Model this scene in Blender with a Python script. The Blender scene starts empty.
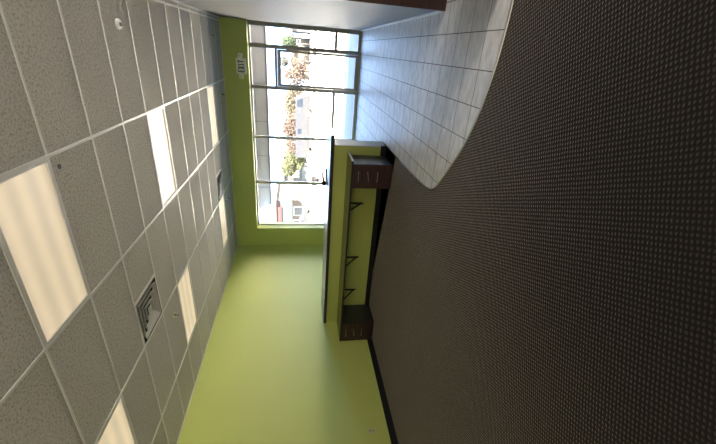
import bpy, bmesh, math, random
from mathutils import Vector, Matrix, Euler

random.seed(7)
S = bpy.context.scene
COL = S.collection
PI = math.pi

# ------------------------------------------------------------------ camera
FPX = 353.35
cam_d = bpy.data.cameras.new('camera')
cam_d.sensor_width = 36.0
cam_d.lens = FPX / 716.0 * 36.0
cam_d.clip_start = 0.02
cam_d.clip_end = 500
cam = bpy.data.objects.new('camera', cam_d)
COL.objects.link(cam)
r_right = Vector((0.89796472, 0.44006052, 0.0024708))      # upright right
r_down = Vector((0.07533845, -0.14819519, -0.98608433))    # upright down
r_fwd = Vector((-0.43357063, 0.88565508, -0.16622753))     # view direction
# the phone was held sideways: picture right = room down, picture up = room right
m = Matrix((( r_down.x, r_right.x, -r_fwd.x),
            ( r_down.y, r_right.y, -r_fwd.y),
            ( r_down.z, r_right.z, -r_fwd.z)))
EYE = 1.53
cam.matrix_world = Matrix.Translation((0, 0, EYE)) @ m.to_4x4()
S.camera = cam

# ------------------------------------------------------------------ sky, sun, exposure
SKY_COL, SKY_STR = (0.52, 0.79, 1.32, 1), 8.5
SUN_STR = 300.0
LAMP_COL, LAMP_STR = (1.0, 0.80, 0.53, 1), 0.69
S.view_settings.view_transform = 'Standard'
S.view_settings.look = 'None'
S.view_settings.gamma = 1.0
S.view_settings.use_curve_mapping = False
S.view_settings.exposure = 0.0
S.cycles.use_denoising = True
S.cycles.max_bounces = 10
S.cycles.diffuse_bounces = 6
S.cycles.transparent_max_bounces = 12
S.cycles.sample_clamp_indirect = 60.0
S.cycles.caustics_reflective = False
S.cycles.caustics_refractive = False

w = bpy.data.worlds.new('sky')
S.world = w
w.use_nodes = True
bg = w.node_tree.nodes['Background']
bg.inputs['Color'].default_value = SKY_COL
bg.inputs['Strength'].default_value = SKY_STR

sun_d = bpy.data.lights.new('sun', 'SUN')
sun_d.energy = SUN_STR
sun_d.angle = math.radians(0.6)
sun_d.color = (1.0, 0.87, 0.68)
sun = bpy.data.objects.new('sun', sun_d)
COL.objects.link(sun)
sun.rotation_euler = Vector((0.75, -0.45, 1.0)).to_track_quat('Z', 'Y').to_euler()   # high, from behind the shop, to the right

# unseen fill light added on the right to brighten the green side wall
al_d = bpy.data.lights.new('side_fill', 'AREA')
al_d.shape = 'RECTANGLE'
al_d.size = 3.0
al_d.size_y = 2.0
al_d.energy = 150
al_d.color = (1.0, 0.95, 0.86)
al = bpy.data.objects.new('side_fill', al_d)
COL.objects.link(al)
al.location = (3.9, 1.2, 1.9)
al.rotation_euler = Euler((0, math.radians(90), 0))

# second unseen fill, added behind the camera to lift surfaces facing it
bl_d = bpy.data.lights.new('rear_fill', 'AREA')
bl_d.shape = 'RECTANGLE'
bl_d.size = 5.0
bl_d.size_y = 1.6
bl_d.energy = 58
bl_d.color = (1.0, 0.86, 0.66)
bl = bpy.data.objects.new('rear_fill', bl_d)
COL.objects.link(bl)
bl.location = (-1.0, -2.1, 2.2)
bl.rotation_euler = Euler((math.radians(97), 0, 0))

# portal in the storefront opening: helps the sampler find the sky
po_d = bpy.data.lights.new('storefront_portal', 'AREA')
po_d.shape = 'RECTANGLE'
po_d.size = 5.2
po_d.size_y = 2.7
po_d.cycles.is_portal = True
po = bpy.data.objects.new('storefront_portal', po_d)
COL.objects.link(po)
po.location = (-2.2, 9.86, 1.35)
po.rotation_euler = Euler((math.radians(-90), 0, 0))

# ------------------------------------------------------------------ materials
def new_mat(name):
    mt = bpy.data.materials.new(name)
    mt.use_nodes = True
    nt = mt.node_tree
    return mt, nt, nt.nodes, nt.links, nt.nodes['Principled BSDF']

def plain(name, col, rough=0.5, metal=0.0, var=0.06, scale=8.0, bump=0.0, bscale=60.0, spec=0.5):
    mt, nt, n, l, b = new_mat(name)
    b.inputs['Roughness'].default_value = rough
    b.inputs['Metallic'].default_value = metal
    b.inputs['Specular IOR Level'].default_value = spec
    tc = n.new('ShaderNodeTexCoord')
    ns = n.new('ShaderNodeTexNoise')
    ns.inputs['Scale'].default_value = scale
    ns.inputs['Detail'].default_value = 3
    l.new(tc.outputs['Object'], ns.inputs['Vector'])
    mx = n.new('ShaderNodeMix'); mx.data_type = 'RGBA'
    lo = [max(0, c * (1 - var)) for c in col]; hi = [min(1, c * (1 + var)) for c in col]
    mx.inputs['A'].default_value = (*lo, 1); mx.inputs['B'].default_value = (*hi, 1)
    l.new(ns.outputs['Fac'], mx.inputs['Factor'])
    l.new(mx.outputs['Result'], b.inputs['Base Color'])
    if bump > 0:
        nb = n.new('ShaderNodeTexNoise')
        nb.inputs['Scale'].default_value = bscale
        l.new(tc.outputs['Object'], nb.inputs['Vector'])
        bp = n.new('ShaderNodeBump')
        bp.inputs['Strength'].default_value = bump
        bp.inputs['Distance'].default_value = 0.004
        l.new(nb.outputs['Fac'], bp.inputs['Height'])
        l.new(bp.outputs['Normal'], b.inputs['Normal'])
    return mt

def math_node(n, l, op, a, b=None, c=None):
    x = n.new('ShaderNodeMath'); x.operation = op
    for i, v in enumerate((a, b, c)):
        if v is None: continue
        if isinstance(v, (int, float)): x.inputs[i].default_value = v
        else: l.new(v, x.inputs[i])
    return x.outputs[0]

def mat_carpet():
    mt, nt, n, l, b = new_mat('waffle_carpet')
    tc = n.new('ShaderNodeTexCoord')
    mp = n.new('ShaderNodeMapping')
    mp.inputs['Rotation'].default_value = (0, 0, math.radians(67))
    l.new(tc.outputs['Object'], mp.inputs['Vector'])
    wob = n.new('ShaderNodeTexNoise'); wob.inputs['Scale'].default_value = 22
    l.new(mp.outputs[0], wob.inputs['Vector'])
    ad = n.new('ShaderNodeVectorMath'); ad.operation = 'MULTIPLY_ADD'
    l.new(wob.outputs['Color'], ad.inputs[0]); ad.inputs[1].default_value = (.012, .012, 0)
    l.new(mp.outputs[0], ad.inputs[2])
    sx = n.new('ShaderNodeSeparateXYZ'); l.new(ad.outputs[0], sx.inputs[0])
    # rows of raised loops, 2.0 cm by 2.6 cm, with dark gaps between them
    c1 = math_node(n, l, 'COSINE', math_node(n, l, 'MULTIPLY', sx.outputs['X'], 2 * PI / 0.0200))
    c2 = math_node(n, l, 'COSINE', math_node(n, l, 'MULTIPLY', sx.outputs['Y'], 2 * PI / 0.0260))
    h = math_node(n, l, 'MULTIPLY', math_node(n, l, 'MULTIPLY_ADD', c1, 0.5, 0.5), math_node(n, l, 'MULTIPLY_ADD', c2, 0.5, 0.5))
    fib = n.new('ShaderNodeTexNoise'); fib.inputs['Scale'].default_value = 260; fib.inputs['Detail'].default_value = 2
    l.new(tc.outputs['Object'], fib.inputs['Vector'])
    big = n.new('ShaderNodeTexNoise'); big.inputs['Scale'].default_value = 1.3; big.inputs['Detail'].default_value = 3
    l.new(tc.outputs['Object'], big.inputs['Vector'])
    rp = n.new('ShaderNodeValToRGB')
    rp.color_ramp.elements[0].position = 0.02; rp.color_ramp.elements[0].color = (0.0048, 0.0039, 0.0029, 1)
    rp.color_ramp.elements[1].position = 0.75; rp.color_ramp.elements[1].color = (0.024, 0.0190, 0.0144, 1)
    f = math_node(n, l, 'MULTIPLY_ADD', math_node(n, l, 'SUBTRACT', fib.outputs['Fac'], 0.5), 0.55, h)
    l.new(f, rp.inputs['Fac'])
    tint = n.new('ShaderNodeMix'); tint.data_type = 'RGBA'; tint.blend_type = 'MULTIPLY'
    tint.inputs['Factor'].default_value = 1
    tr = n.new('ShaderNodeValToRGB')
    tr.color_ramp.elements[0].position = 0.35; tr.color_ramp.elements[0].color = (0.86, 0.84, 0.84, 1)
    tr.color_ramp.elements[1].position = 0.65; tr.color_ramp.elements[1].color = (1.1, 1.05, 1.0, 1)
    l.new(big.outputs['Fac'], tr.inputs['Fac'])
    l.new(rp.outputs['Color'], tint.inputs['A']); l.new(tr.outputs['Color'], tint.inputs['B'])
    l.new(tint.outputs['Result'], b.inputs['Base Color'])
    b.inputs['Roughness'].default_value = 0.85
    b.inputs['Specular IOR Level'].default_value = 0.25
    b.inputs['Sheen Weight'].default_value = 0.44
    b.inputs['Sheen Roughness'].default_value = 0.32
    b.inputs['Sheen Tint'].default_value = (1.0, 0.86, 0.70, 1)
    bp = n.new('ShaderNodeBump'); bp.inputs['Strength'].default_value = 0.7; bp.inputs['Distance'].default_value = 0.006
    l.new(f, bp.inputs['Height']); l.new(bp.outputs['Normal'], b.inputs['Normal'])
    return mt

TILE = 0.2965
def mat_tile():
    mt, nt, n, l, b = new_mat('ceramic_floor_tile')
    tc = n.new('ShaderNodeTexCoord')
    mp = n.new('ShaderNodeMapping')
    mp.inputs['Location'].default_value = (-0.231, -3.118, 0)
    l.new(tc.outputs['Object'], mp.inputs['Vector'])
    sx = n.new('ShaderNodeSeparateXYZ'); l.new(mp.outputs[0], sx.inputs[0])
    def grout(out):
        d = math_node(n, l, 'DIVIDE', out, TILE)
        fr = math_node(n, l, 'FRACT', d)
        e = math_node(n, l, 'MINIMUM', fr, math_node(n, l, 'SUBTRACT', 1.0, fr))
        return d, math_node(n, l, 'LESS_THAN', e, 0.0110)
    dx, gx = grout(sx.outputs['X']); dy, gy = grout(sx.outputs['Y'])
    g = math_node(n, l, 'MAXIMUM', gx, gy)
    cell = n.new('ShaderNodeCombineXYZ')
    l.new(math_node(n, l, 'FLOOR', dx), cell.inputs[0]); l.new(math_node(n, l, 'FLOOR', dy), cell.inputs[1])
    wn = n.new('ShaderNodeTexWhiteNoise'); l.new(cell.outputs[0], wn.inputs['Vector'])
    # streaky veining, stretched along the width of the room, shifted from tile to tile
    mp2 = n.new('ShaderNodeMapping'); mp2.inputs['Scale'].default_value = (4.0, 9.0, 1)
    av = n.new('ShaderNodeVectorMath'); av.operation = 'MULTIPLY_ADD'
    l.new(wn.outputs['Color'], av.inputs[0]); av.inputs[1].default_value = (7, 7, 7); l.new(tc.outputs['Object'], av.inputs[2])
    l.new(av.outputs[0], mp2.inputs['Vector'])
    ns = n.new('ShaderNodeTexNoise'); ns.inputs['Scale'].default_value = 1.6; ns.inputs['Detail'].default_value = 5
    l.new(mp2.outputs[0], ns.inputs['Vector'])
    rp = n.new('ShaderNodeValToRGB')
    rp.color_ramp.elements[0].position = 0.3; rp.color_ramp.elements[0].color = (0.52, 0.525, 0.545, 1)
    rp.color_ramp.elements[1].position = 0.7; rp.color_ramp.elements[1].color = (0.75, 0.755, 0.77, 1)
    l.new(ns.outputs['Fac'], rp.inputs['Fac'])
    mx = n.new('ShaderNodeMix'); mx.data_type = 'RGBA'
    l.new(g, mx.inputs['Factor']); l.new(rp.outputs['Color'], mx.inputs['A']); mx.inputs['B'].default_value = (0.035, 0.035, 0.04, 1)
    l.new(mx.outputs['Result'], b.inputs['Base Color'])
    ro = math_node(n, l, 'MULTIPLY_ADD', g, 0.45, math_node(n, l, 'MULTIPLY_ADD', ns.outputs['Fac'], 0.16, 0.34))
    b.inputs['Specular IOR Level'].default_value = 0.09
    l.new(ro, b.inputs['Roughness'])
    bp = n.new('ShaderNodeBump'); bp.inputs['Strength'].default_value = 0.25; bp.inputs['Distance'].default_value = 0.003
    hh = math_node(n, l, 'MULTIPLY_ADD', ns.outputs['Fac'], 0.35, math_node(n, l, 'SUBTRACT', 1.0, g))
    l.new(hh, bp.inputs['Height']); l.new(bp.outputs['Normal'], b.inputs['Normal'])
    return mt

def mat_ceiling_tile():
    mt, nt, n, l, b = new_mat('fissured_ceiling_tile')
    tc = n.new('ShaderNodeTexCoord')
    a = n.new('ShaderNodeTexNoise'); a.inputs['Scale'].default_value = 55; a.inputs['Detail'].default_value = 4; a.inputs['Roughness'].default_value = 0.7
    l.new(tc.outputs['Object'], a.inputs['Vector'])
    rp = n.new('ShaderNodeValToRGB')
    rp.color_ramp.elements[0].position = 0.36; rp.color_ramp.elements[0].color = (0.295, 0.276, 0.244, 1)
    rp.color_ramp.elements[1].position = 0.52; rp.color_ramp.elements[1].color = (0.54, 0.51, 0.455, 1)
    l.new(a.outputs['Fac'], rp.inputs['Fac'])
    l.new(rp.outputs['Color'], b.inputs['Base Color'])
    b.inputs['Roughness'].default_value = 0.9
    b.inputs['Specular IOR Level'].default_value = 0.2
    bp = n.new('ShaderNodeBump'); bp.inputs['Strength'].default_value = 0.6; bp.inputs['Distance'].default_value = 0.004
    l.new(a.outputs['Fac'], bp.inputs['Height']); l.new(bp.outputs['Normal'], b.inputs['Normal'])
    return mt

def mat_wood(name, c0, c1, rough=0.35, axis='Z'):
    mt, nt, n, l, b = new_mat(name)
    tc = n.new('ShaderNodeTexCoord')
    mp = n.new('ShaderNodeMapping')
    mp.inputs['Scale'].default_value = {'Z': (14, 14, 1.2), 'X': (1.2, 14, 14), 'Y': (14, 1.2, 14)}[axis]
    l.new(tc.outputs['Object'], mp.inputs['Vector'])
    ns = n.new('ShaderNodeTexNoise'); ns.inputs['Scale'].default_value = 3; ns.inputs['Detail'].default_value = 6
    l.new(mp.outputs[0], ns.inputs['Vector'])
    rp = n.new('ShaderNodeValToRGB')
    rp.color_ramp.elements[0].position = 0.35; rp.color_ramp.elements[0].color = (*c0, 1)
    rp.color_ramp.elements[1].position = 0.68; rp.color_ramp.elements[1].color = (*c1, 1)
    l.new(ns.outputs['Fac'], rp.inputs['Fac']); l.new(rp.outputs['Color'], b.inputs['Base Color'])
    b.inputs['Roughness'].default_value = rough
    return mt

def mat_glass():
    mt, nt, n, l, b = new_mat('clear_glass')
    n.remove(b)
    out = n['Material Output']
    tr = n.new('ShaderNodeBsdfTransparent'); tr.inputs['Color'].default_value = (0.97, 0.985, 0.98, 1)
    gl = n.new('ShaderNodeBsdfGlossy'); gl.inputs['Roughness'].default_value = 0.02
    fr = n.new('ShaderNodeFresnel'); fr.inputs['IOR'].default_value = 1.3
    mx = n.new('ShaderNodeMixShader')
    l.new(fr.outputs[0], mx.inputs[0]); l.new(tr.outputs[0], mx.inputs[1]); l.new(gl.outputs[0], mx.inputs[2])
    l.new(mx.outputs[0], out.inputs['Surface'])
    return mt

def mat_diffuser():
    mt, nt, n, l, b = new_mat('lit_lamp_diffuser')
    tc = n.new('ShaderNodeTexCoord')
    sx = n.new('ShaderNodeSeparateXYZ'); l.new(tc.outputs['Object'], sx.inputs[0])
    # three fluorescent tubes glow through the prismatic sheet
    c = math_node(n, l, 'COSINE', math_node(n, l, 'MULTIPLY', sx.outputs['Y'], 2 * PI / 0.19))
    ns = n.new('ShaderNodeTexNoise'); ns.inputs['Scale'].default_value = 5
    l.new(tc.outputs['Object'], ns.inputs['Vector'])
    v = math_node(n, l, 'MULTIPLY_ADD', c, 0.10, math_node(n, l, 'MULTIPLY_ADD', ns.outputs['Fac'], 0.12, 0.90))
    st = math_node(n, l, 'MULTIPLY', v, LAMP_STR)
    b.inputs['Base Color'].default_value = (0.12, 0.115, 0.10, 1)
    b.inputs['Emission Color'].default_value = LAMP_COL
    l.new(st, b.inputs['Emission Strength'])
    b.inputs['Roughness'].default_value = 0.4
    return mt

def mat_leaves(name, c0, c1, scale=3.0):
    mt, nt, n, l, b = new_mat(name)
    tc = n.new('ShaderNodeTexCoord')
    ns = n.new('ShaderNodeTexNoise'); ns.inputs['Scale'].default_value = scale; ns.inputs['Detail'].default_value = 4
    l.new(tc.outputs['Object'], ns.inputs['Vector'])
    rp = n.new('ShaderNodeValToRGB')
    rp.color_ramp.elements[0].position = 0.36; rp.color_ramp.elements[0].color = (*c0, 1)
    rp.color_ramp.elements[1].position = 0.64; rp.color_ramp.elements[1].color = (*c1, 1)
    l.new(ns.outputs['Fac'], rp.inputs['Fac']); l.new(rp.outputs['Color'], b.inputs['Base Color'])
    b.inputs['Roughness'].default_value = 0.8
    b.inputs['Specular IOR Level'].default_value = 0.1
    # light also passes through the thin leaves
    tl = n.new('ShaderNodeBsdfTranslucent'); l.new(rp.outputs['Color'], tl.inputs['Color'])
    ms = n.new('ShaderNodeMixShader'); ms.inputs[0].default_value = 0.5
    l.new(b.outputs[0], ms.inputs[1]); l.new(tl.outputs[0], ms.inputs[2])
    l.new(ms.outputs[0], n['Material Output'].inputs['Surface'])
    return mt

GREEN = plain('lime_green_wall_paint', (0.485, 0.555, 0.145), 0.55, var=0.02, scale=1.5, bump=0.15, bscale=180)
WHITEWALL = plain('pale_grey_wall_paint', (0.155, 0.158, 0.17), 0.6, var=0.02, scale=1.5, bump=0.12, bscale=180)
CREAMTRIM = plain('pale_corner_paint', (0.50, 0.49, 0.42), 0.5, var=0.03)
CARPET = mat_carpet()
FTILE = mat_tile()
CTILE = mat_ceiling_tile()
TBAR = plain('painted_grid_metal', (0.66, 0.645, 0.61), 0.3, var=0.03)
BLACKBASE = plain('black_vinyl_base', (0.012, 0.012, 0.014), 0.4, var=0.1)
WHITEBASE = plain('white_base_board', (0.78, 0.78, 0.78), 0.35, var=0.02)
STRIP = plain('aluminium_edge_strip', (0.55, 0.54, 0.52), 0.35, metal=0.8, var=0.05)
MAHOG = mat_wood('dark_mahogany_veneer', (0.028, 0.015, 0.015), (0.050, 0.024, 0.023), 0.2, 'Z')
CARCASS = plain('dark_satin_side_panel', (0.016, 0.014, 0.015), 0.42, var=0.1, spec=0.9)
MAHOGX = mat_wood('dark_mahogany_front', (0.030, 0.014, 0.014), (0.060, 0.026, 0.024), 0.34, 'X')
DARKWOOD = mat_wood('dark_wood_panelling', (0.026, 0.012, 0.010), (0.055, 0.024, 0.018), 0.4, 'X')
LAMINATE = plain('dark_brown_laminate', (0.075, 0.055, 0.042), 0.25, var=0.12, scale=30)
CAPMAT = plain('dark_cap_laminate', (0.03, 0.028, 0.028), 0.18, var=0.1, scale=30)
PALETOP = plain('pale_grey_counter_laminate', (0.55, 0.55, 0.55), 0.25, var=0.03)
EDGEBAND = plain('pale_edge_band', (0.72, 0.70, 0.64), 0.4, var=0.03)
BLACK = plain('black_painted_steel', (0.012, 0.012, 0.012), 0.45, var=0.1)
NICKEL = plain('brushed_nickel', (0.60, 0.57, 0.52), 0.4, metal=1.0, var=0.04)
FRAME = plain('bronze_grey_aluminium', (0.34, 0.33, 0.295), 0.4, metal=0.1, var=0.05)
FRAMELIGHT = plain('silver_aluminium', (0.55, 0.54, 0.50), 0.4, metal=0.1, var=0.04)
GLASS = mat_glass()
DIFFUSER = mat_diffuser()
LAMPFRAME = plain('white_lamp_frame', (0.62, 0.60, 0.56), 0.4, var=0.03)
WHITEP = plain('white_plastic', (0.88, 0.88, 0.86), 0.35, var=0.02)
EXITFACE = plain('exit_sign_face', (0.80, 0.82, 0.76), 0.4, var=0.02)
EXITTXT = plain('exit_sign_lettering', (0.03, 0.06, 0.045), 0.5, var=0.05)
LENSG = plain('frosted_lens', (0.66, 0.68, 0.62), 0.15, var=0.02)
VENTMETAL = plain('vent_white_metal', (0.56, 0.54, 0.50), 0.35, var=0.03)
VOID = plain('dark_duct_inside', (0.015, 0.014, 0.013), 0.8, var=0.1)
CHROME = plain('chrome', (0.7, 0.7, 0.7), 0.15, metal=1.0, var=0.02)
CONCRETE = plain('pale_concrete', (0.17, 0.17, 0.18), 0.8, var=0.10, scale=2.5, bump=0.2)
ASPHALT = plain('sun_bleached_asphalt', (0.36, 0.35, 0.33), 0.9, var=0.10, scale=1.2, bump=0.2)
LOTSHADE = plain('shade_darkened_asphalt', (0.15, 0.145, 0.14), 0.9, var=0.2, scale=2.0)  # asphalt darkened so the canopy's shade on the lot reads grey
ROADM = plain('grey_road_asphalt', (0.30, 0.275, 0.24), 0.9, var=0.08, scale=1.0)
GRASSM = plain('dry_verge', (0.30, 0.255, 0.165), 0.95, var=0.25, scale=3)
CURBM = plain('weathered_curb', (0.012, 0.011, 0.010), 0.8, var=0.2, scale=3)
PAINTW = plain('white_road_paint', (0.8, 0.8, 0.8), 0.7, var=0.05)
PAINTB = plain('blue_stall_paint', (0.05, 0.33, 0.45), 0.7, var=0.1)
SOFFIT = plain('beige_soffit', (0.40, 0.335, 0.265), 0.7, var=0.06, scale=3)
SOFFITDK = plain('brown_soffit_beam', (0.15, 0.125, 0.10), 0.6, var=0.1)
FARWALL = plain('plain_far_wall', (0.5, 0.48, 0.4), 0.6, var=0.02)

# ------------------------------------------------------------------ mesh helpers
def box(bm, lo, hi):
    x0, y0, z0 = lo; x1, y1, z1 = hi
    v = [bm.verts.new(p) for p in ((x0,y0,z0),(x1,y0,z0),(x1,y1,z0),(x0,y1,z0),(x0,y0,z1),(x1,y0,z1),(x1,y1,z1),(x0,y1,z1))]
    for f in ((0,3,2,1),(4,5,6,7),(0,1,5,4),(1,2,6,5),(2,3,7,6),(3,0,4,7)):
        bm.faces.new([v[i] for i in f])
    return v

def prism(bm, pts, z0, z1):
    a = [bm.verts.new((x, y, z0)) for x, y in pts]
    b = [bm.verts.new((x, y, z1)) for x, y in pts]
    bm.faces.new(a[::-1]); bm.faces.new(b)
    k = len(pts)
    for i in range(k):
        bm.faces.new((a[i], a[(i+1) % k], b[(i+1) % k], b[i]))

def prism_y(bm, pts, y0, y1):           # outline in X-Z pulled along Y
    a = [bm.verts.new((x, y0, z)) for x, z in pts]
    b = [bm.verts.new((x, y1, z)) for x, z in pts]
    bm.faces.new(a); bm.faces.new(b[::-1])
    k = len(pts)
    for i in range(k):
        bm.faces.new((a[(i+1) % k], a[i], b[i], b[(i+1) % k]))

def tube(bm, pts, r, seg=10, r2=None):
    pts = [Vector(p) for p in pts]
    rings = []
    for i, p in enumerate(pts):
        d = (pts[min(i+1, len(pts)-1)] - pts[max(i-1, 0)]).normalized()
        u = d.cross(Vector((0, 0, 1)))
        if u.length < 1e-3: u = d.cross(Vector((1, 0, 0)))
        u.normalize(); v = d.cross(u)
        rr = r if r2 is None else r + (r2 - r) * i / (len(pts) - 1)
        rings.append([bm.verts.new(p + rr * (math.cos(2*PI*j/seg) * u + math.sin(2*PI*j/seg) * v)) for j in range(seg)])
    for i in range(len(rings) - 1):
        for j in range(seg):
            bm.faces.new((rings[i][j], rings[i][(j+1) % seg], rings[i+1][(j+1) % seg], rings[i+1][j]))
    bm.faces.new(rings[0][::-1]); bm.faces.new(rings[-1])

def lathe(bm, prof, c=(0, 0, 0), axis='Z', seg=20):
    rings = []
    for r, h in prof:
        ring = []
        for j in range(seg):
            a = 2 * PI * j / seg
            p = {'Z': (r*math.cos(a), r*math.sin(a), h), 'X': (h, r*math.cos(a), r*math.sin(a)), 'Y': (r*math.sin(a), h, r*math.cos(a))}[axis]
            ring.append(bm.verts.new((p[0]+c[0], p[1]+c[1], p[2]+c[2])))
        rings.append(ring)
    for i in range(len(rings) - 1):
        for j in range(seg):
            bm.faces.new((rings[i][j], rings[i][(j+1) % seg], rings[i+1][(j+1) % seg], rings[i+1][j]))
    bm.faces.new(rings[0][::-1]); bm.faces.new(rings[-1])

def obj(name, bm, mat, parent=None, bevel=0.0, smooth=False, loc=None):
    bmesh.ops.recalc_face_normals(bm, faces=bm.faces)
    me = bpy.data.meshes.new(name)
    bm.to_mesh(me); bm.free()
    me.materials.append(mat)
    if smooth:
        for p in me.polygons: p.use_smooth = True
    o = bpy.data.objects.new(name, me)
    COL.objects.link(o)
    if loc: o.location = loc
    if parent: o.parent = parent
    if bevel > 0:
        b = o.modifiers.new('bevel', 'BEVEL'); b.width = bevel; b.segments = 2; b.limit_method = 'ANGLE'
    return o

def tag(o, label, cat, group=None, kind=None):
    o['label'] = label; o['category'] = cat
    if group: o['group'] = group
    if kind: o['kind'] = kind
    return o

def thing(name, label, cat, loc=(0, 0, 0), rz=0, group=None):
    o = bpy.data.objects.new(name, None)
    o.empty_display_size = 0.1
    COL.objects.link(o)
    o.location = loc; o.rotation_euler = (0, 0, rz)
    return tag(o, label, cat, group)

def struct(name, bm, mat, label=None, parent=None, bevel=0.0, smooth=False):
    o = obj(name, bm, mat, parent, bevel, smooth)
    if parent is None:
        o['kind'] = 'structure'
        if label:
            o['label'] = label; o['category'] = name.split('_')[0]
    return o

def copy_tree(o, parent=None):
    c = o.copy(); COL.objects.link(c)
    if parent: c.parent = parent
    for ch in list(o.children): copy_tree(ch, c)
    return c

def B(*boxes):
    bm = bmesh.new()
    for lo, hi in boxes: box(bm, lo, hi)
    return bm

# ------------------------------------------------------------------ dimensions
T = 0.6096
GX, GY = -0.8345, 2.7492          # a corner of the ceiling grid
CH = 3.284                        # ceiling height
XL, XR, YF = -5.40, 0.46, 9.45
XE, YB = 4.0, -2.2                # unseen far side and back of the room
YR = 4.20                         # near end of the right-hand wall
YW = 9.72                         # storefront plane

# ------------------------------------------------------------------ floor
fl = struct('floor', B(((XL-.15, YB-.15, -0.12), (XE+.15, YF+.41, 0.0))), CARPET, 'dark brown waffle textured carpet covering the near floor')
curve = [(-1.445, 5.80), (-1.445, 5.11), (-1.437, 4.40), (-1.425, 4.00), (-1.40, 3.80), (-1.36, 3.68), (-1.30, 3.585), (-1.18, 3.475), (-0.984, 3.315),
         (-0.736, 3.125), (-0.43, 2.965), (-0.173, 2.885), (0.007, 2.845), (0.2, 2.822), (0.42, 2.812), (0.9, 2.81), (XE, 2.81)]
def smooth_curve(pts, n=6):
    P = [Vector((*p, 0)) for p in pts]; out = []
    for i in range(len(P) - 1):
        a, b, c, d = P[max(i-1, 0)], P[i], P[i+1], P[min(i+2, len(P)-1)]
        for k in range(n):
            t = k / n
            q = 0.5 * ((2*b) + (c-a)*t + (2*a-5*b+4*c-d)*t*t + (3*b-a-3*c+d)*t**3)
            out.append((q.x, q.y))
    out.append(pts[-1])
    return out
sc = smooth_curve(curve)
bm = bmesh.new()
prism(bm, sc + [(XE, YR+.02), (XR, YR+.02), (XR, YF+.35), (XL, YF+.35), (XL, 6.30), (-1.50, 6.30), (-1.445, 6.30)], 0.0, 0.005)
bmesh.ops.triangulate(bm, faces=[f for f in bm.faces if len(f.verts) > 4])
struct('floor_tile', bm, FTILE, 'square grey ceramic tiles with dark grout and a curved edge')
bm = bmesh.new()
pv = None
for i, (x, y) in enumerate(sc):
    a = Vector(sc[max(i-1, 0)]); b = Vector(sc[min(i+1, len(sc)-1)])
    d = (b - a).normalized(); nrm = Vector((d.y, -d.x))
    q = [bm.verts.new((x - nrm.x*.004, y - nrm.y*.004, .0)), bm.verts.new((x - nrm.x*.004, y - nrm.y*.004, .008)),
         bm.verts.new((x + nrm.x*.012, y + nrm.y*.012, .007)), bm.verts.new((x + nrm.x*.016, y + nrm.y*.016, .0))]
    if pv:
        for k in range(4): bm.faces.new((pv[k], pv[(k+1) % 4], q[(k+1) % 4], q[k]))
    pv = q
struct('trim_1', bm, STRIP, 'thin metal edge strip between tiles and carpet')

# ------------------------------------------------------------------ walls
struct('wall_left', B(((XL-.15, YB, 0), (XL, YF+.40, CH+.05))), GREEN, 'lime green side wall')
OL, OT = -4.835, 2.707            # storefront opening: left edge and top
struct('wall_front', B(((XL, YF, 0), (OL, YF+.40, CH+.05)), ((OL, YF, OT), (XR+.1, YF+.40, CH+.05))), GREEN, 'lime green wall around the storefront glazing')
struct('wall_right', B(((XR, YR, 0), (XR+.14, YF+.40, CH+.05))), WHITEWALL, 'pale grey wall beside the entrance door')
struct('wall_entry', B(((XR-.008, YR-.05, 0.0), (XE, YR, CH+.05))), DARKWOOD, 'dark wood panelled end of the pale wall')
struct('wall_back', B(((XL-.15, YB-.15, 0), (XE+.15, YB, CH+.05))), FARWALL)
struct('wall_side', B(((XE, YB, 0), (XE+.15, YR+.1, CH+.05))), FARWALL)
struct('baseboard_left', B(((XL, YB, 0), (XL+.013, 5.47, .11)), ((XL, 6.46, 0), (XL+.013, YF, .10))), BLACKBASE)
struct('baseboard_front', B(((XL+.013, YF-.013, 0), (OL, YF, .10))), BLACKBASE)
struct('baseboard_right', B(((XR-.014, YR+.002, 0.005), (XR, YW-.04, .055))), WHITEBASE)

# low wall with its deep counter cap
HX, HY0, HY1, HT = -1.49, 6.03, 6.44, 0.925
CAPT = .99
hw = struct('wall_half', B(((XL, HY0, 0), (HX, HY1, HT))), GREEN, 'lime green half wall with a pale cap and dark edge')
struct('cap', B(((XL, HY0-.045, HT), (HX+.19, HY1+.31, CAPT-.006))), CAPMAT, parent=hw, bevel=.003)
struct('cap_top', B(((XL, HY0-.043, CAPT-.006), (HX+.188, HY1+.308, CAPT))), PALETOP, parent=hw)
struct('end_panel', B(((HX, HY0, 0.006), (HX+.012, HY1, HT-.001))), CREAMTRIM, parent=hw)
struct('baseboard_half', B(((XL+.35, HY0-.012, 0), (HX+.012, HY0, .10)), ((HX+.012, HY0-.012, 0), (HX+.024, HY0+.03, .10))), BLACKBASE)

# ------------------------------------------------------------------ ceiling
def gx(i): return GX + i * T
def gy(k): return GY + k * T
lamp_cells = [(-2, -1), (-2, 3), (-2, 8), (-6, -1), (-6, 3), (-6, 8), (-2, -6), (-6, -6), (2, -6), (2, -1)]  # last four panels are out of view, added to light the room
vent_cells = [(-4, 1), (-4, 8)]    # 2 ft square, the left half of the cell right of the line
def cellx(i): return max(gx(i), XL), min(gx(i+2), XE)
bm = bmesh.new()
bt = bmesh.new()
for i in range(-8, 8, 2):
    for k in range(-9, 12):
        x0, x1 = cellx(i); y0, y1 = max(gy(k), YB), min(gy(k+1), YF)
        if y1 - y0 < .01 or x1 - x0 < .01: continue
        if y0 > YR - .1 and x0 >= XR: continue
        if y1 > YR and x1 > XR and x0 < XR and y0 > YR - .3: x1 = XR
        if (i, k) in lamp_cells: continue
        if (i, k) in vent_cells: x0 = gx(i+1)
        box(bm, (x0, y0, CH + .006), (x1, y1, CH + .03))
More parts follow.
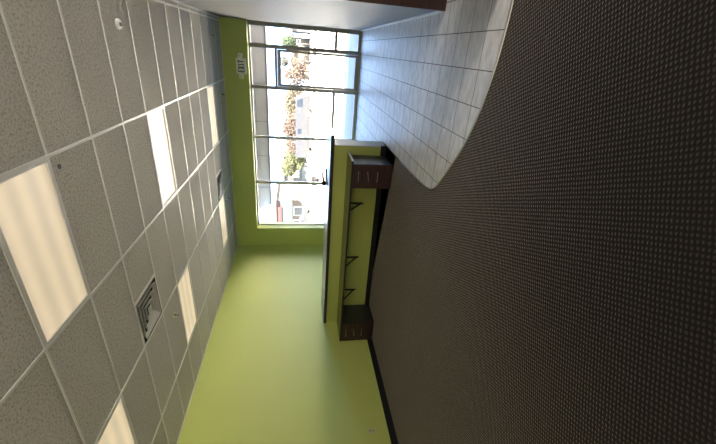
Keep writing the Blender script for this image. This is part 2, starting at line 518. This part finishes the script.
box(bm, (XL-.1, YB-.1, CH+.20), (XE+.1, YF+.40, CH+.3))
cl = struct('ceiling', bm, CTILE, 'suspended ceiling of grey fissured tiles')
hwid = .012
for i in range(-8, 8, 2):
    x = gx(i)
    if x < XL + .02 or x > XE - .02: continue
    y1 = YF if x < XR else YR - .05
    box(bt, (x - hwid, YB, CH - .002), (x + hwid, y1, CH + .012))
for k in range(-8, 12):
    y = gy(k)
    if y > YF - .03: continue
    x1 = XR if y > YR - .06 else XE
    box(bt, (XL, y - hwid*.8, CH - .0005), (x1, y + hwid*.8, CH + .011))
for i, k in vent_cells:
    x = gx(i+1)
    box(bt, (x - hwid, gy(k), CH - .001), (x + hwid, gy(k+1), CH + .012))
# wall angle
box(bt, (XL, YB, CH - .003), (XL + .022, YF, CH + .01))
box(bt, (XR - .022, YR, CH - .003), (XR, YF, CH + .01))
box(bt, (XL, YF - .022, CH - .003), (XR, YF, CH + .01))
struct('trim_2', bt, TBAR, 'white metal grid carrying the ceiling tiles')

lamp_labels = {
 (-2, -1): 'largest lit ceiling light panel, nearest the camera, beside the small black plug',
 (-2, 3): 'lit ceiling light panel in the middle of the row over the entrance side',
 (-2, 8): 'lit ceiling light panel nearest the exit sign',
 (-6, -1): 'lit ceiling light panel cut by the frame, nearest the camera along the green side wall',
 (-6, 3): 'lit ceiling light panel beyond the large square air vent, along the green side wall',
 (-6, 8): 'lit ceiling light panel close to the far green corner, touching the small far air vent',
}
def make_lamp(i, k):
    x0, x1 = gx(i), gx(i+2); y0, y1 = gy(k), gy(k+1)
    cx, cy = (x0+x1)/2, (y0+y1)/2
    t = thing('ceiling_light', lamp_labels.get((i, k), 'unseen ceiling light panel added to light the room'), 'ceiling light', (cx, cy, CH), 0, 'ceiling light panels')
    hx, hy = T - hwid, T/2 - hwid*.8
    f = bmesh.new()
    w_ = .022
    for s in (-1, 1):
        box(f, (-hx, min(s*hy, s*(hy-w_)), .000), (hx, max(s*hy, s*(hy-w_)), .030))
        box(f, (min(s*hx, s*(hx-w_)), -hy+w_, .000), (max(s*hx, s*(hx-w_)), hy-w_, .030))
    box(f, (-hx, -hy, .030), (hx, hy, .09))
    obj('frame', f, LAMPFRAME, t)
    obj('diffuser', B(((-hx+w_, -hy+w_, .010), (hx-w_, hy-w_, .016))), DIFFUSER, t)
    return t
for c in lamp_cells: make_lamp(*c)

def make_vent(i, k, label):
    x0 = gx(i); cx = x0 + T/2; cy = gy(k) + T/2
    t = thing('air_vent', label, 'air vent', (cx, cy, CH), 0, 'square ceiling air vents')
    h = T/2 - hwid
    f = bmesh.new()
    def ring(bm, a0, z0, a1, z1, th=.003):
        for (p, q) in (((-1,-1),(1,-1)), ((1,-1),(1,1)), ((1,1),(-1,1)), ((-1,1),(-1,-1))):
            v = [bm.verts.new((p[0]*a0, p[1]*a0, z0)), bm.verts.new((q[0]*a0, q[1]*a0, z0)), bm.verts.new((q[0]*a1, q[1]*a1, z1)), bm.verts.new((p[0]*a1, p[1]*a1, z1))]
            u = [bm.verts.new((x.co.x, x.co.y, x.co.z + th)) for x in v]
            bm.faces.new(v); bm.faces.new(u[::-1])
            for j in range(4): bm.faces.new((v[j], v[(j+1) % 4], u[(j+1) % 4], u[j]))
    ring(f, h, .0, h - .014, -.004)
    obj('frame', f, VENTMETAL, t)
    for a in (.236, .168, .100):
        g = bmesh.new(); ring(g, a, -.010, a - .018, .022); ring(g, a + .004, -.013, a - .008, -.009); obj('louver', g, VENTMETAL, t)
    g = B(((-.045, -.045, -.006), (.045, .045, .002))); obj('centre_plate', g, VENTMETAL, t, bevel=.003)
    g = B(((-h, -h, .075), (h, h, .085)), ((-h, -h, .004), (-h+.004, h, .08)), ((h-.004, -h, .004), (h, h, .08)), ((-h, -h, .004), (h, -h+.004, .08)), ((-h, h-.004, .004), (h, h, .08)))
    obj('duct_box', g, VOID, t)
make_vent(-4, 1, 'square white louvered air vent in the ceiling tile nearer the camera')
make_vent(-4, 8, 'small distant louvered air vent beside the last ceiling light')

# ceiling fittings
t = thing('smoke_detector', 'round white smoke detector with two dark slots on a ceiling tile', 'smoke detector', (0.064, 4.282, CH + .006))
g = bmesh.new(); lathe(g, [(.048, 0), (.048, -.012), (.044, -.024), (.036, -.030)], seg=28); obj('body', g, WHITEP, t, smooth=False)
for sy in (-1, 1):
    g = bmesh.new(); box(g, (-.016, -.0115 + sy*.0165, -.034), (.016, .0115 + sy*.0165, -.022)); obj('slot', g, BLACK, t)
g = bmesh.new(); lathe(g, [(.006, -.030), (.005, -.040)], seg=12); obj('button', g, CHROME, t)

o = bmesh.new(); lathe(o, [(.020, 0), (.020, -.004), (.017, -.005)], c=(0, 0, 0), seg=18)
tag(obj('ceiling_plug', o, BLACK, loc=(-0.939, 2.846, CH + .006)), 'small black round plug in the tile beside the nearest light panel', 'ceiling plug')

def sprinkler(x, y, label):
    t = thing('sprinkler_head', label, 'sprinkler', (x, y, CH + .006), 0, 'sprinkler heads in the ceiling')
    g = bmesh.new(); lathe(g, [(.036, 0), (.034, -.006), (.018, -.010), (.012, -.012)], seg=18); obj('escutcheon', g, CHROME, t)
    g = bmesh.new(); lathe(g, [(.010, -.01), (.010, -.034)], seg=10)
    for s in (-1, 1): tube(g, [(s*.010, 0, -.03), (s*.015, 0, -.045), (s*.004, 0, -.058)], .0025, 6)
    obj('body', g, BLACK, t)
    g = bmesh.new(); lathe(g, [(.018, -.058), (.018, -.061)], seg=16); obj('deflector', g, BLACK, t)
sprinkler(-3.602, 4.302, 'dark sprinkler head beside the middle light panel near the green side wall')
sprinkler(0.074, 8.437, 'tiny sprinkler head far along the ceiling by the pale wall')
sprinkler(-3.558, 8.582, 'tiny sprinkler head beside the farthest light panel near the green corner')
sprinkler(-1.136, 9.09, 'tiny sprinkler head on the ceiling just in front of the exit sign wall')

# ------------------------------------------------------------------ storefront
FD0, FD1 = YW - .04, YW + .018       # frame depth
cols = [-4.822, -3.508, -2.237, -0.983, -0.049, 0.412]     # mullion centres
hwm = [.014, .038, .034, .041, .046, .046]
HEAD = 2.672
SILL = .085
RAIL = .630
g = bmesh.new()
g2 = bmesh.new()
for q, (x, h) in enumerate(zip(cols, hwm)): box(g2 if q in (0, 1, 2) else g, (x-h, FD0, 0.006), (x+h, FD1, OT))
struct('trim_3', g, FRAME, 'grey metal uprights beside the entrance door', bevel=.003)
struct('trim_5', g2, FRAMELIGHT, 'pale metal uprights of the storefront glazing', bevel=.003)
bays = [(cols[j]+hwm[j], cols[j+1]-hwm[j+1]) for j in range(5)]
n = 0
for j, (x0, x1) in enumerate(bays):
    if j == 3: continue                     # door bay
    n += 1
    g = B(((x0, FD0, HEAD), (x1, FD1, OT)), ((x0, FD0+.006, RAIL-.036), (x1, FD1-.006, RAIL+.036)), ((x0, FD0, .006), (x1, FD1, SILL)))
    wn_ = struct('window_%d' % n, g, FRAMELIGHT if j < 3 else FRAME, 'tall storefront window bay', bevel=.002)
    obj('glass', B(((x0, YW+.004, RAIL+.036), (x1, YW+.010, HEAD))), GLASS, wn_)
    obj('glass', B(((x0, YW+.004, SILL), (x1, YW+.010, RAIL-.036))), GLASS, wn_)
x0, x1 = bays[3]
n += 1
g = B(((x0, FD0, HEAD), (x1, FD1, OT)), ((x0, FD0, 2.054), (x1, FD1, 2.114)))
wn_ = struct('window_%d' % n, g, FRAME, 'glazed transom above the entrance door', bevel=.002)
obj('glass', B(((x0, YW+.004, 2.114), (x1, YW+.010, HEAD))), GLASS, wn_)
# door leaf
dx0, dx1 = x0 + .004, x1 - .004
g = B(((dx0, YW-.02, .02), (dx0+.055, YW+.025, 2.05)), ((dx1-.055, YW-.02, .02), (dx1, YW+.025, 2.05)),
      ((dx0+.055, YW-.02, 1.963), (dx1-.055, YW+.025, 2.05)), ((dx0+.055, YW-.02, .02), (dx1-.055, YW+.025, .125)))
dr = struct('door_1', g, FRAME, 'glazed entrance door with thick metal stiles', bevel=.003)
obj('glass', B(((dx0+.055, YW-.001, .125), (dx1-.055, YW+.005, 1.963))), GLASS, dr)
g = bmesh.new(); tube(g, [(dx1-.028, YW-.02, 1.02), (dx1-.028, YW-.065, 1.02), (dx1-.028, YW-.065, 1.28), (dx1-.028, YW-.02, 1.28)], .010, 10); obj('pull_handle', g, FRAMELIGHT, dr)
g = bmesh.new(); tube(g, [(dx0+.06, YW-.035, 1.0), (dx1-.06, YW-.035, 1.0)], .009, 10); obj('push_bar', g, FRAMELIGHT, dr)
struct('trim_4', B(((x0, FD0-.02, .005), (x1, FD1, .018))), FRAMELIGHT, 'metal threshold under the entrance door')

# exit sign with its two emergency lamps, on the green header
t = thing('exit_sign', 'white exit sign with two small emergency lamps on the green wall above the door', 'exit sign', (-0.52, YF, 2.90))
obj('housing', B(((-.17, -.055, -.145), (.17, 0, .085))), WHITEP, t, bevel=.006)
obj('face', B(((-.16, -.0585, -.137), (.16, -.054, .077))), EXITFACE, t)
g = bmesh.new()
def bar(a, b, w_=.021, y0=-.0625, y1=-.058):
    a = Vector(a); b = Vector(b); d = (b-a).normalized(); nn = Vector((-d.y, d.x)) * w_/2
    prism_y(g, [tuple(a+nn), tuple(a-nn), tuple(b-nn), tuple(b+nn)], y0, y1)
def EXIT():
    lw, z0, z1 = .048, -.098, .040
    def X(k): return -.121 + k*.066
    x = X(0); bar((x, z0), (x, z1)); [bar((x, z), (x+lw, z), .020) for z in (z0+.008, (z0+z1)/2, z1-.008)]
    x = X(1); bar((x, z0), (x+lw, z1)); bar((x, z1), (x+lw, z0), y0=-.0626, y1=-.0581)
    x = X(2) + lw/2; bar((x, z0), (x, z1))
    x = X(3); bar((x+lw/2, z0), (x+lw/2, z1)); bar((x-.004, z1-.008), (x+lw+.004, z1-.008), y0=-.0626, y1=-.0581)
EXIT()
obj('lettering', g, EXITTXT, t)
for s in (-1, 1):
    g = bmesh.new(); box(g, (min(s*.17, s*.195), -.045, -.045), (max(s*.17, s*.195), -.01, .03))
    box(g, (min(s*.19, s*.27), -.085, -.062), (max(s*.19, s*.27), -.012, .022))
    lm = obj('emergency_lamp', g, WHITEP, t)
    g = bmesh.new(); lathe(g, [(.030, -.090), (.030, -.0845)], c=(s*.230, .0, -.02), axis='Y', seg=16); obj('lens', g, LENSG, lm)

# ------------------------------------------------------------------ worktop and drawer cabinets
WT, WB = 0.690, 0.660
WX0, WX1, WY0, WY1 = XL + .002, -1.575, 5.43, HY0 - .001
wt = thing('worktop', 'long dark laminate worktop along the half wall', 'worktop', ((WX0+WX1)/2, (WY0+WY1)/2, WB))
lx = (WX1-WX0)/2; ly = (WY1-WY0)/2
obj('slab', B(((-lx, -ly, 0), (lx-.004, ly, WT-WB))), LAMINATE, wt, bevel=.002)
obj('front_edge', B(((-lx, -ly-.003, 0), (lx-.004, -ly, WT-WB-.002))), BLACK, wt)
o = obj('end_edge', B(((lx-.004, -ly, 0), (lx+.002, ly, WT-WB+.002))), EDGEBAND, wt); o['label'] = 'pale end edge'  # paler strip along the worktop's end

def cabinet(x0, x1, yf, yb, label):
    cx = (x0+x1)/2
    t = thing('drawer_cabinet', label, 'cabinet', (cx, (yf+yb)/2, 0), 0, 'drawer cabinets under the worktop')
    hx = (x1-x0)/2; hy = (yb-yf)/2
    top = WB - .002
    obj('carcass', B(((-hx, -hy+.020, .045), (hx, hy, top))), CARCASS, t, bevel=.002)
    obj('plinth', B(((-hx+.01, -hy+.05, 0.0), (hx-.01, hy-.02, .045))), BLACK, t)
    zs = [(.035, .345), (.351, .508), (.514, top-.004)]
    hz = [.258, .412, .575]
    for q, ((z0, z1), h) in enumerate(zip(zs, hz)):
        d = obj('drawer', B(((-hx+.003, -hy, z0), (hx-.003, -hy+.019, z1))), MAHOGX, t, bevel=.002)
        g = bmesh.new()
        tw = .012 if q == 1 else 0.0
        tube(g, [(-.080, -hy, h-tw), (-.080, -hy-.024, h-tw), (-.065, -hy-.028, h-tw*.8), (.065, -hy-.028, h+tw*.8), (.080, -hy-.024, h+tw), (.080, -hy, h+tw)], .0048, 8)
        pl = obj('pull', g, NICKEL, d)
    return t
cabinet(-2.035, -1.625, 5.415, 5.985, 'dark mahogany three drawer cabinet under the worktop end by the tiles')
cabinet(XL+.016, -4.945, 5.42, 6.015, 'dark mahogany three drawer cabinet in the corner by the green side wall')

def bracket(x, label):
    t = thing('shelf_bracket', label, 'bracket', (x, HY0, WB), 0, 'black steel brackets under the worktop')
    obj('wall_leg', B(((-.018, -.010, -.33), (.018, -.0005, -.0005))), BLACK, t)
    obj('top_arm', B(((-.018, -.42, -.010), (.018, -.0102, -.0005))), BLACK, t)
    g = bmesh.new(); tube(g, [(0, -.008, -.285), (0, -.36, -.010)], .015, 8); obj('brace', g, BLACK, t)
bracket(-2.56, 'black triangular bracket under the worktop nearest the right-hand drawer cabinet')
bracket(-3.74, 'black triangular bracket in the middle under the worktop')
bracket(-4.545, 'black triangular bracket under the worktop nearest the corner drawer cabinet')

# black stapler left on the cap
MATTEBLACK = plain('matte_black_plastic', (0.01, 0.01, 0.01), 0.9, var=0.1, spec=0.05)
t = thing('stapler', 'black stapler lying on the cap of the half wall in front of the window', 'stapler', (-2.24, 6.62, CAPT))
obj('base', B(((-.15, -.025, 0), (.15, .025, .022))), MATTEBLACK, t, bevel=.003)
g = bmesh.new(); tube(g, [(-.13, 0, .045), (-.05, 0, .064), (.03, 0, .074), (.11, 0, .074), (.19, 0, .060)], .026, 10, .014); obj('arm', g, MATTEBLACK, t, smooth=True)
g = bmesh.new(); lathe(g, [(.038, -.032), (.044, -.026), (.044, .026), (.038, .032)], c=(-.15, 0, .044), axis='Y', seg=16); obj('hinge', g, MATTEBLACK, t)

# wall outlet
t = thing('wall_outlet', 'small wall outlet low on the green side wall', 'outlet', (XL, 3.48, 0.375))
obj('cover_plate', B(((0, -.036, -.058), (.006, .036, .058))), plain('almond_plastic', (0.50, 0.50, 0.30), 0.4), t, bevel=.002)
for s in (-1, 1):
    so = obj('socket', B(((.0055, -.017, s*.024-.016), (.009, .017, s*.024+.016))), plain('outlet_face', (0.36, 0.36, 0.24), 0.4), t, bevel=.002)
    g = B(((.0085, -.008, s*.024-.006), (.0095, -.005, s*.024+.006)), ((.0085, .005, s*.024-.006), (.0095, .008, s*.024+.006))); obj('slot', g, BLACK, so)

# dark wood cabinet whose corner just enters the picture beside the tiled entry
t = thing('wood_cabinet', 'dark wood cabinet whose lower corner just shows on the tiles', 'cabinet', (0.80, 3.18, .005))
obj('carcass', B(((-.32, -.165, .0), (.32, .165, .86))), MAHOG, t, bevel=.003)
obj('top', B(((-.335, -.18, .86), (.335, .18, .89))), LAMINATE, t, bevel=.003)
for s in (-1, 1):
    d = obj('door', B(((min(s*.004, s*.312), -.182, .05), (max(s*.004, s*.312), -.166, .845))), MAHOGX, t, bevel=.002)
    g = bmesh.new(); tube(g, [(s*.04, -.182, .62), (s*.04, -.205, .62), (s*.04, -.205, .74), (s*.04, -.182, .74)], .006, 8); obj('handle', g, NICKEL, d)

# ------------------------------------------------------------------ outside: ground
GZ = -0.14
struct('ground', B(((-130, YF+.41, GZ-.3), (90, 200, GZ))), ASPHALT, 'sun bleached parking lot')
struct('sidewalk', B(((-60, YF+.41, GZ), (40, 12.3, -.02))), CONCRETE, 'pale sidewalk under the canopy')
struct('sidewalk_curb', B(((-60, 12.3, GZ), (40, 12.5, -.015))), PAINTW)
struct('lot_shade_strip', B(((-130, 12.5, GZ), (90, 17.2, GZ+.003))), LOTSHADE, 'lot strip next to the sidewalk with canopy shade put into its colour')
struct('verge', B(((-130, 38.2, GZ), (90, 42.0, GZ+.10))), GRASSM)
struct('verge_curb', B(((-130, 38.0, GZ), (90, 38.2, GZ+.30))), CURBM)
struct('road', B(((-130, 42.0, GZ), (90, 52.0, GZ+.02))), ROADM)
g = bmesh.new()
for k in range(-9, 6): box(g, (k*2.8-.05, 17.3, GZ), (k*2.8+.05, 22, GZ+.004))
struct('stall_lines', g, PAINTW)
struct('stall_mark', B(((-.95, 13.3, GZ+.003), (-.1, 14.0, GZ+.007))), PAINTB)
bm = bmesh.new(); prism(bm, [(-7.6+2.0*math.cos(a*PI/8), 22.6+.9*math.sin(a*PI/8)) for a in range(16)], GZ, GZ+.14)
struct('traffic_island', bm, plain('pinkish_concrete', (0.22, 0.18, 0.17), 0.8), 'low curbed island in the parking lot')

# canopy over the sidewalk
bm = bmesh.new(); prism(bm, [(-5.35, YF+.41), (-5.46, 12.2), (6.0, 12.2), (6.0, YF+.41)], 2.93, 3.5)
cn = struct('canopy', bm, SOFFIT, 'beige canopy soffit over the sidewalk')
g = bmesh.new(); prism_y(g, [(-5.28, 2.55), (6.0, 2.55), (6.0, 3.6), (-5.8, 3.6)], 12.2, 12.3); obj('fascia', g, SOFFIT, cn)
g = bmesh.new(); prism_y(g, [(-5.26, 2.50), (6.0, 2.50), (6.0, 2.56), (-5.29, 2.56)], 12.17, 12.32); obj('fascia_edge', g, SOFFITDK, cn)
g = bmesh.new()
for k in range(-4, 6): box(g, (k*1.15-.008, 12.192, 2.57), (k*1.15+.008, 12.201, 2.93))
obj('seam', g, SOFFITDK, cn)
g = bmesh.new(); box(g, (-5.2, 10.6, 2.85), (-.9, 10.72, 2.93)); box(g, (-5.25, 11.3, 2.86), (-.9, 11.4, 2.93)); obj('beam', g, SOFFITDK, cn)

# ------------------------------------------------------------------ outside: buildings
def building(name, label, x0, x1, y0, y1, h, wallm, roofm, wins, winm, extra=None, doorx=None):
    t = thing(name, label, 'building', ((x0+x1)/2, y0, GZ))
    hx = (x1-x0)/2; d = y1-y0
    obj('walls', B(((-hx, 0, 0), (hx, d, h))), wallm, t)
    obj('roof', B(((-hx-.3, -.3, h), (hx+.3, d+.3, h+.35))), roofm, t)
    for (cx, cz, w_, hh) in wins:
        f = obj('window', B(((cx-w_/2, -.06, cz-hh/2), (cx+w_/2, .02, cz+hh/2))), FRAMELIGHT, t)
        obj('pane', B(((cx-w_/2+.08, -.08, cz-hh/2+.08), (cx+w_/2-.08, -.05, cz+hh/2-.08))), winm, f)
    return t
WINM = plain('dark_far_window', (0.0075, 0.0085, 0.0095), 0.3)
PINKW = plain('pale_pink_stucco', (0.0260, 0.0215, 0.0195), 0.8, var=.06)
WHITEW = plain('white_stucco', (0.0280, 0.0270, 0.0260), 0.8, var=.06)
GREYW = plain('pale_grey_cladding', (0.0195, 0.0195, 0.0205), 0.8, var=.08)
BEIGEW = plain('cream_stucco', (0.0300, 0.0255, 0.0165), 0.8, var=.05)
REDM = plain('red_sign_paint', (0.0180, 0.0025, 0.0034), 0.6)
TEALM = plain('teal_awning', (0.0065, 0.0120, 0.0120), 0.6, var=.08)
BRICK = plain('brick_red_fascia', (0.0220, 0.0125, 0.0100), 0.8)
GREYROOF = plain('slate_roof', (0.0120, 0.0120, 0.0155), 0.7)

t = building('shop_building', 'pale pink shop with teal roofs and red signs across the road at the left', -33.5, -22.6, 54, 62, 5.2, PINKW, BRICK,
             [(1.0, 1.8, 2.0, 1.5), (3.6, 1.7, 1.6, 1.5)], WINM)
g = bmesh.new(); prism_y(g, [(1.2, 2.6), (5.2, 2.6), (6.6, 3.2), (4.6, 4.2), (1.2, 4.2)], -.9, -.05); obj('awning', g, TEALM, t)
g = bmesh.new(); prism_y(g, [(-3.8, 2.2), (.4, 2.2), (.4, 3.7), (-3.0, 3.7)], -.8, -.05); obj('awning', g, TEALM, t)
obj('sign', B(((1.6, -.3, 4.35), (4.4, -.05, 5.0))), REDM, t)
obj('sign', B(((-2.6, -.3, 4.5), (-1.2, -.05, 5.4))), REDM, t)
t = building('store_building', 'pale grey two storey store with a red band beyond the parked cars', -30.5, -20.5, 72, 84, 4.6, GREYW, WHITEW,
             [(-3, 2.2, 1.8, 1.6), (0, 2.2, 1.8, 1.6), (3, 2.2, 1.8, 1.6)], WINM)
obj('sign_band', B(((-5.0, -.15, 3.2), (5.0, -.02, 3.55))), BRICK, t)
t = building('cream_building', 'cream coloured building straight beyond the entrance door', -4.6, 1.2, 60, 70, 2.4, BEIGEW, WHITEW,
             [(2.3, 1.75, .7, .6), (-1.0, 1.6, 1.2, .9)], WINM)
t = building('slate_building', 'slate grey building at the far right beyond the cream one', 1.9, 8.0, 58, 66, 2.6, GREYROOF, GREYROOF, [(-1.8, 1.6, .8, .8)], PAINTW)

# ------------------------------------------------------------------ outside: trees and shrubs
BARK = plain('grey_bark', (0.0243, 0.0197, 0.0167), 0.9, var=.2)
def foliage(bm, blobs, count, size, rnd):
    tot = sum(b[3]*b[4]*b[5] for b in blobs)
    for (cx, cy, cz, rx, ry, rz) in blobs:
        for _ in range(int(count * rx*ry*rz / tot)):
            while True:
                p = Vector((rnd.uniform(-1, 1), rnd.uniform(-1, 1), rnd.uniform(-1, 1)))
                if .25 < p.length < 1: break
            c = Vector((cx + p.x*rx, cy + p.y*ry, cz + p.z*rz))
            u = Vector((rnd.gauss(0, 1), rnd.gauss(0, 1), rnd.gauss(0, 1))).normalized()
            v = u.orthogonal().normalized(); s = size * rnd.uniform(.6, 1.3)
            q = [c + u*s, c + v*s*.55, c - u*s, c - v*s*.55]
            bm.faces.new([bm.verts.new(x) for x in q])
def tree(name, label, x, y, h, blobs, leafm, count=900, size=.22, trunk=.10, seed=1):
    rnd = random.Random(seed)
    t = thing(name, label, 'tree', (x, y, GZ + (0.02 if 42 <= y <= 52 else 0.10 if 38.2 < y < 42 else 0)), 0, 'trees across the parking lot')
    g = bmesh.new()
    tube(g, [(0, 0, 0), (.04, 0, h*.3), (0, .03, h*.62)], trunk, 8, trunk*.6)
    for (cx, cy, cz, rx, ry, rz) in blobs:
        tube(g, [(0, .02, h*.45), (cx*.5, cy*.5, (h*.45+cz)/2 + .1), (cx, cy, cz + rz*.4)], trunk*.5, 6, trunk*.15)
    obj('trunk', g, BARK, t, smooth=True)
    g = bmesh.new(); foliage(g, blobs, count, size, rnd)
    obj('crown', g, leafm, t)
PINKL = mat_leaves('autumn_pink_leaves', (0.044, 0.032, 0.030), (0.064, 0.051, 0.045), 1.2)
TANL = mat_leaves('autumn_tan_leaves', (0.044, 0.038, 0.030), (0.064, 0.057, 0.043), 1.2)
GREENL = mat_leaves('olive_green_leaves', (0.032, 0.038, 0.022), (0.058, 0.060, 0.038), 1.2)
DKGREENL = mat_leaves('clipped_green_leaves', (0.023, 0.036, 0.024), (0.034, 0.049, 0.033), 2)
GREYL = mat_leaves('grey_lilac_twigs', (0.062, 0.062, 0.072), (0.080, 0.078, 0.086), 1.5)
DARKL = mat_leaves('dark_shrub_leaves', (0.012, 0.012, 0.014), (0.028, 0.026, 0.029), 3)
BLUEL = mat_leaves('blue_grey_leaves', (0.032, 0.040, 0.043), (0.052, 0.060, 0.063), 2)
# rows of street trees beyond the road
tree('autumn_tree', 'pinkish autumn tree seen through the entrance door', -3.05, 53, 3.9, [(-.9, 0, 2.1, 1.5, 1, 1.4), (.7, 0, 1.6, 1.2, 1, 1.0), (-.4, 0, 3.2, .9, .8, .8), (1.2, .2, 2.6, .7, .6, .7)], PINKL, 2000, .15, seed=2)
tree('autumn_tree', 'broad tan autumn tree just left of the entrance door, behind the van', -7.75, 56.3, 4.1, [(-1.2, 0, 2.3, 1.8, 1.2, 1.6), (1.0, 0, 2.2, 1.6, 1.1, 1.5), (0, 0, 3.0, 1.3, 1, .9)], TANL, 5000, .15, seed=3)
tree('autumn_tree', 'reddish autumn tree in the middle of the window behind the van', -11.5, 53.4, 4.2, [(-1.3, 0, 2.2, 1.8, 1.2, 1.5), (1.1, 0, 2.3, 1.7, 1.1, 1.6), (.2, .2, 3.1, 1.3, 1, 1.0)], PINKL, 5000, .15, seed=4)
tree('leafy_tree', 'greenish tree left of the reddish autumn trees', -17.0, 56.6, 5.1, [(-.8, 0, 3.3, 1.5, 1.1, 1.3), (1.2, 0, 2.2, 1.6, 1.1, 1.6), (.1, 0, 1.6, 1.4, 1, 1.0)], GREENL, 4200, .15, seed=5)
tree('bare_tree', 'tall pale lilac tree with thin twigs rising behind the autumn trees', -15.5, 66, 6.6, [(-1.2, 0, 4.8, 2.2, 1.4, 1.5), (1.6, 0, 4.4, 1.9, 1.3, 1.2)], GREYL, 900, .14, .12, seed=6)
tree('round_tree', 'small round clipped green tree at the right of the storefront', 0.35, 57, 3.9, [(0, 0, 3.1, .95, .95, .95)], DKGREENL, 3200, .14, .08, seed=8)
tree('small_tree', 'small blue grey tree at the top of the door glass', -2.2, 58.5, 4.2, [(0, 0, 3.8, .7, .6, .6)], BLUEL, 800, .14, .06, seed=9)
def shrub(label, x, y, r, h, leafm, seed, z=0.10):
    t = thing('shrub', label, 'shrub', (x, y, GZ + z), 0, 'low shrubs outside')
    g = bmesh.new()
    for a in range(5): tube(g, [(0.0000, 0.0000, 0.0000), (r*.4*math.cos(a*1.26), r*.4*math.sin(a*1.26), h*.6)], .02, 6, .008)
    obj('stem', g, BARK, t)
    g = bmesh.new(); foliage(g, [(0, 0, h*.58, r, r, h*.42)], 500, .07, random.Random(seed)); obj('leaves', g, leafm, t)
shrub('dark rounded shrub on the verge beyond the door', -1.05, 39.8, .62, 1.15, DARKL, 21)
shrub('dark low shrub on the small traffic island', -8.0, 22.6, .35, .75, DARKL, 22, .14)
shrub('green bush beside the pink shop', -21.4, 52.8, .75, 1.7, GREENL, 23, 0)

# ------------------------------------------------------------------ outside: vehicles
TYRE = plain('black_tyre', (0.0030, 0.0030, 0.0030), 0.8)
CARGLASS = plain('tinted_car_glass', (0.0053, 0.0061, 0.0076), 0.1)
def car(name, label, cat, x, y, rz, L, H, W, body, kind='sedan', z=0.02, group='cars outside'):
    t = thing(name, label, cat, (x, y, GZ + z), rz, group)
    r = .17 * H + .08
    wx = (-.31*L, .32*L)
    if kind == 'van':
        prof = [(-L/2, .16*H), (-L/2, .93*H), (-.48*L, H), (.40*L, H), (.445*L, .96*H), (.485*L, .58*H), (.5*L, .50*H), (.5*L, .16*H)]
        wins = [[(.325*L, .60*H), (.325*L, .92*H), (.42*L, .92*H), (.455*L, .60*H)], [(-.10*L, .66*H), (-.10*L, .88*H), (-.02*L, .88*H), (-.02*L, .66*H)]]
        wx = (-.42*L, .216*L)
    else:
        prof = [(-L/2, .30*H), (-.49*L, .62*H), (-.36*L, .66*H), (-.24*L, .97*H), (.08*L, H), (.24*L, .66*H), (.45*L, .56*H), (.5*L, .42*H), (.5*L, .2*H), (-.49*L, .2*H)]
        wins = [[(-.31*L, .67*H), (-.22*L, .92*H), (-.06*L, .94*H), (-.06*L, .67*H)], [(-.04*L, .67*H), (-.04*L, .94*H), (.07*L, .95*H), (.20*L, .68*H)]]
    g = bmesh.new(); prism_y(g, prof, -W/2, W/2); obj('body', g, body, t, bevel=.05)
    for wn_ in wins:
        g = bmesh.new(); prism_y(g, wn_, -W/2-.012, W/2+.012); obj('side_window', g, CARGLASS, t)
    for sx in wx:
        for sy in (-1, 1):
            g = bmesh.new(); lathe(g, [(r*.6, -.11), (r, -.10), (r, .10), (r*.6, .11)], c=(sx, sy*(W/2-.09), r), axis='Y', seg=20)
            wh = obj('wheel', g, TYRE, t)
            g = bmesh.new(); lathe(g, [(r*.55, -.115), (r*.55, .115)], c=(sx, sy*(W/2-.08), r), axis='Y', seg=14); obj('hubcap', g, CHROME, wh)
    for sy in (-1, 1):
        g = B(((L/2-.05, sy*W*.36-.14, .42*H-.06), (L/2+.02, sy*W*.36+.14, .42*H+.06))); obj('headlight', g, FRAMELIGHT, t)
CARW = plain('white_car_paint', (0.0130, 0.0130, 0.0150), 0.25, var=.02)
CARB = plain('blue_car_paint', (0.0065, 0.0110, 0.0170), 0.25, var=.02)
CARG = plain('grey_car_paint', (0.0100, 0.0100, 0.0115), 0.25, var=.02)
car('van', 'long pale van on the road in front of the autumn trees', 'van', -8.75, 44.6, 0, 7.4, 2.0, 1.95, CARW, 'van')
car('car', 'blue car parked beyond the road, left of the van', 'car', -21.5, 64, PI, 4.5, 1.6, 1.8, CARB, z=0)
car('car', 'pale blue car farther behind the blue one', 'car', -19.3, 70, PI, 4.4, 1.55, 1.8, plain('pale_blue_car_paint', (0.0105, 0.0135, 0.0170), 0.25), z=0)
car('car', 'grey car parked in front of the grey store', 'car', -23.6, 67.5, 0, 4.6, 1.6, 1.8, CARG, z=0)
car('car', 'pale car near the pink shop at the far left of the window', 'car', -23.2, 47.2, 0, 4.5, 1.55, 1.8, CARW)
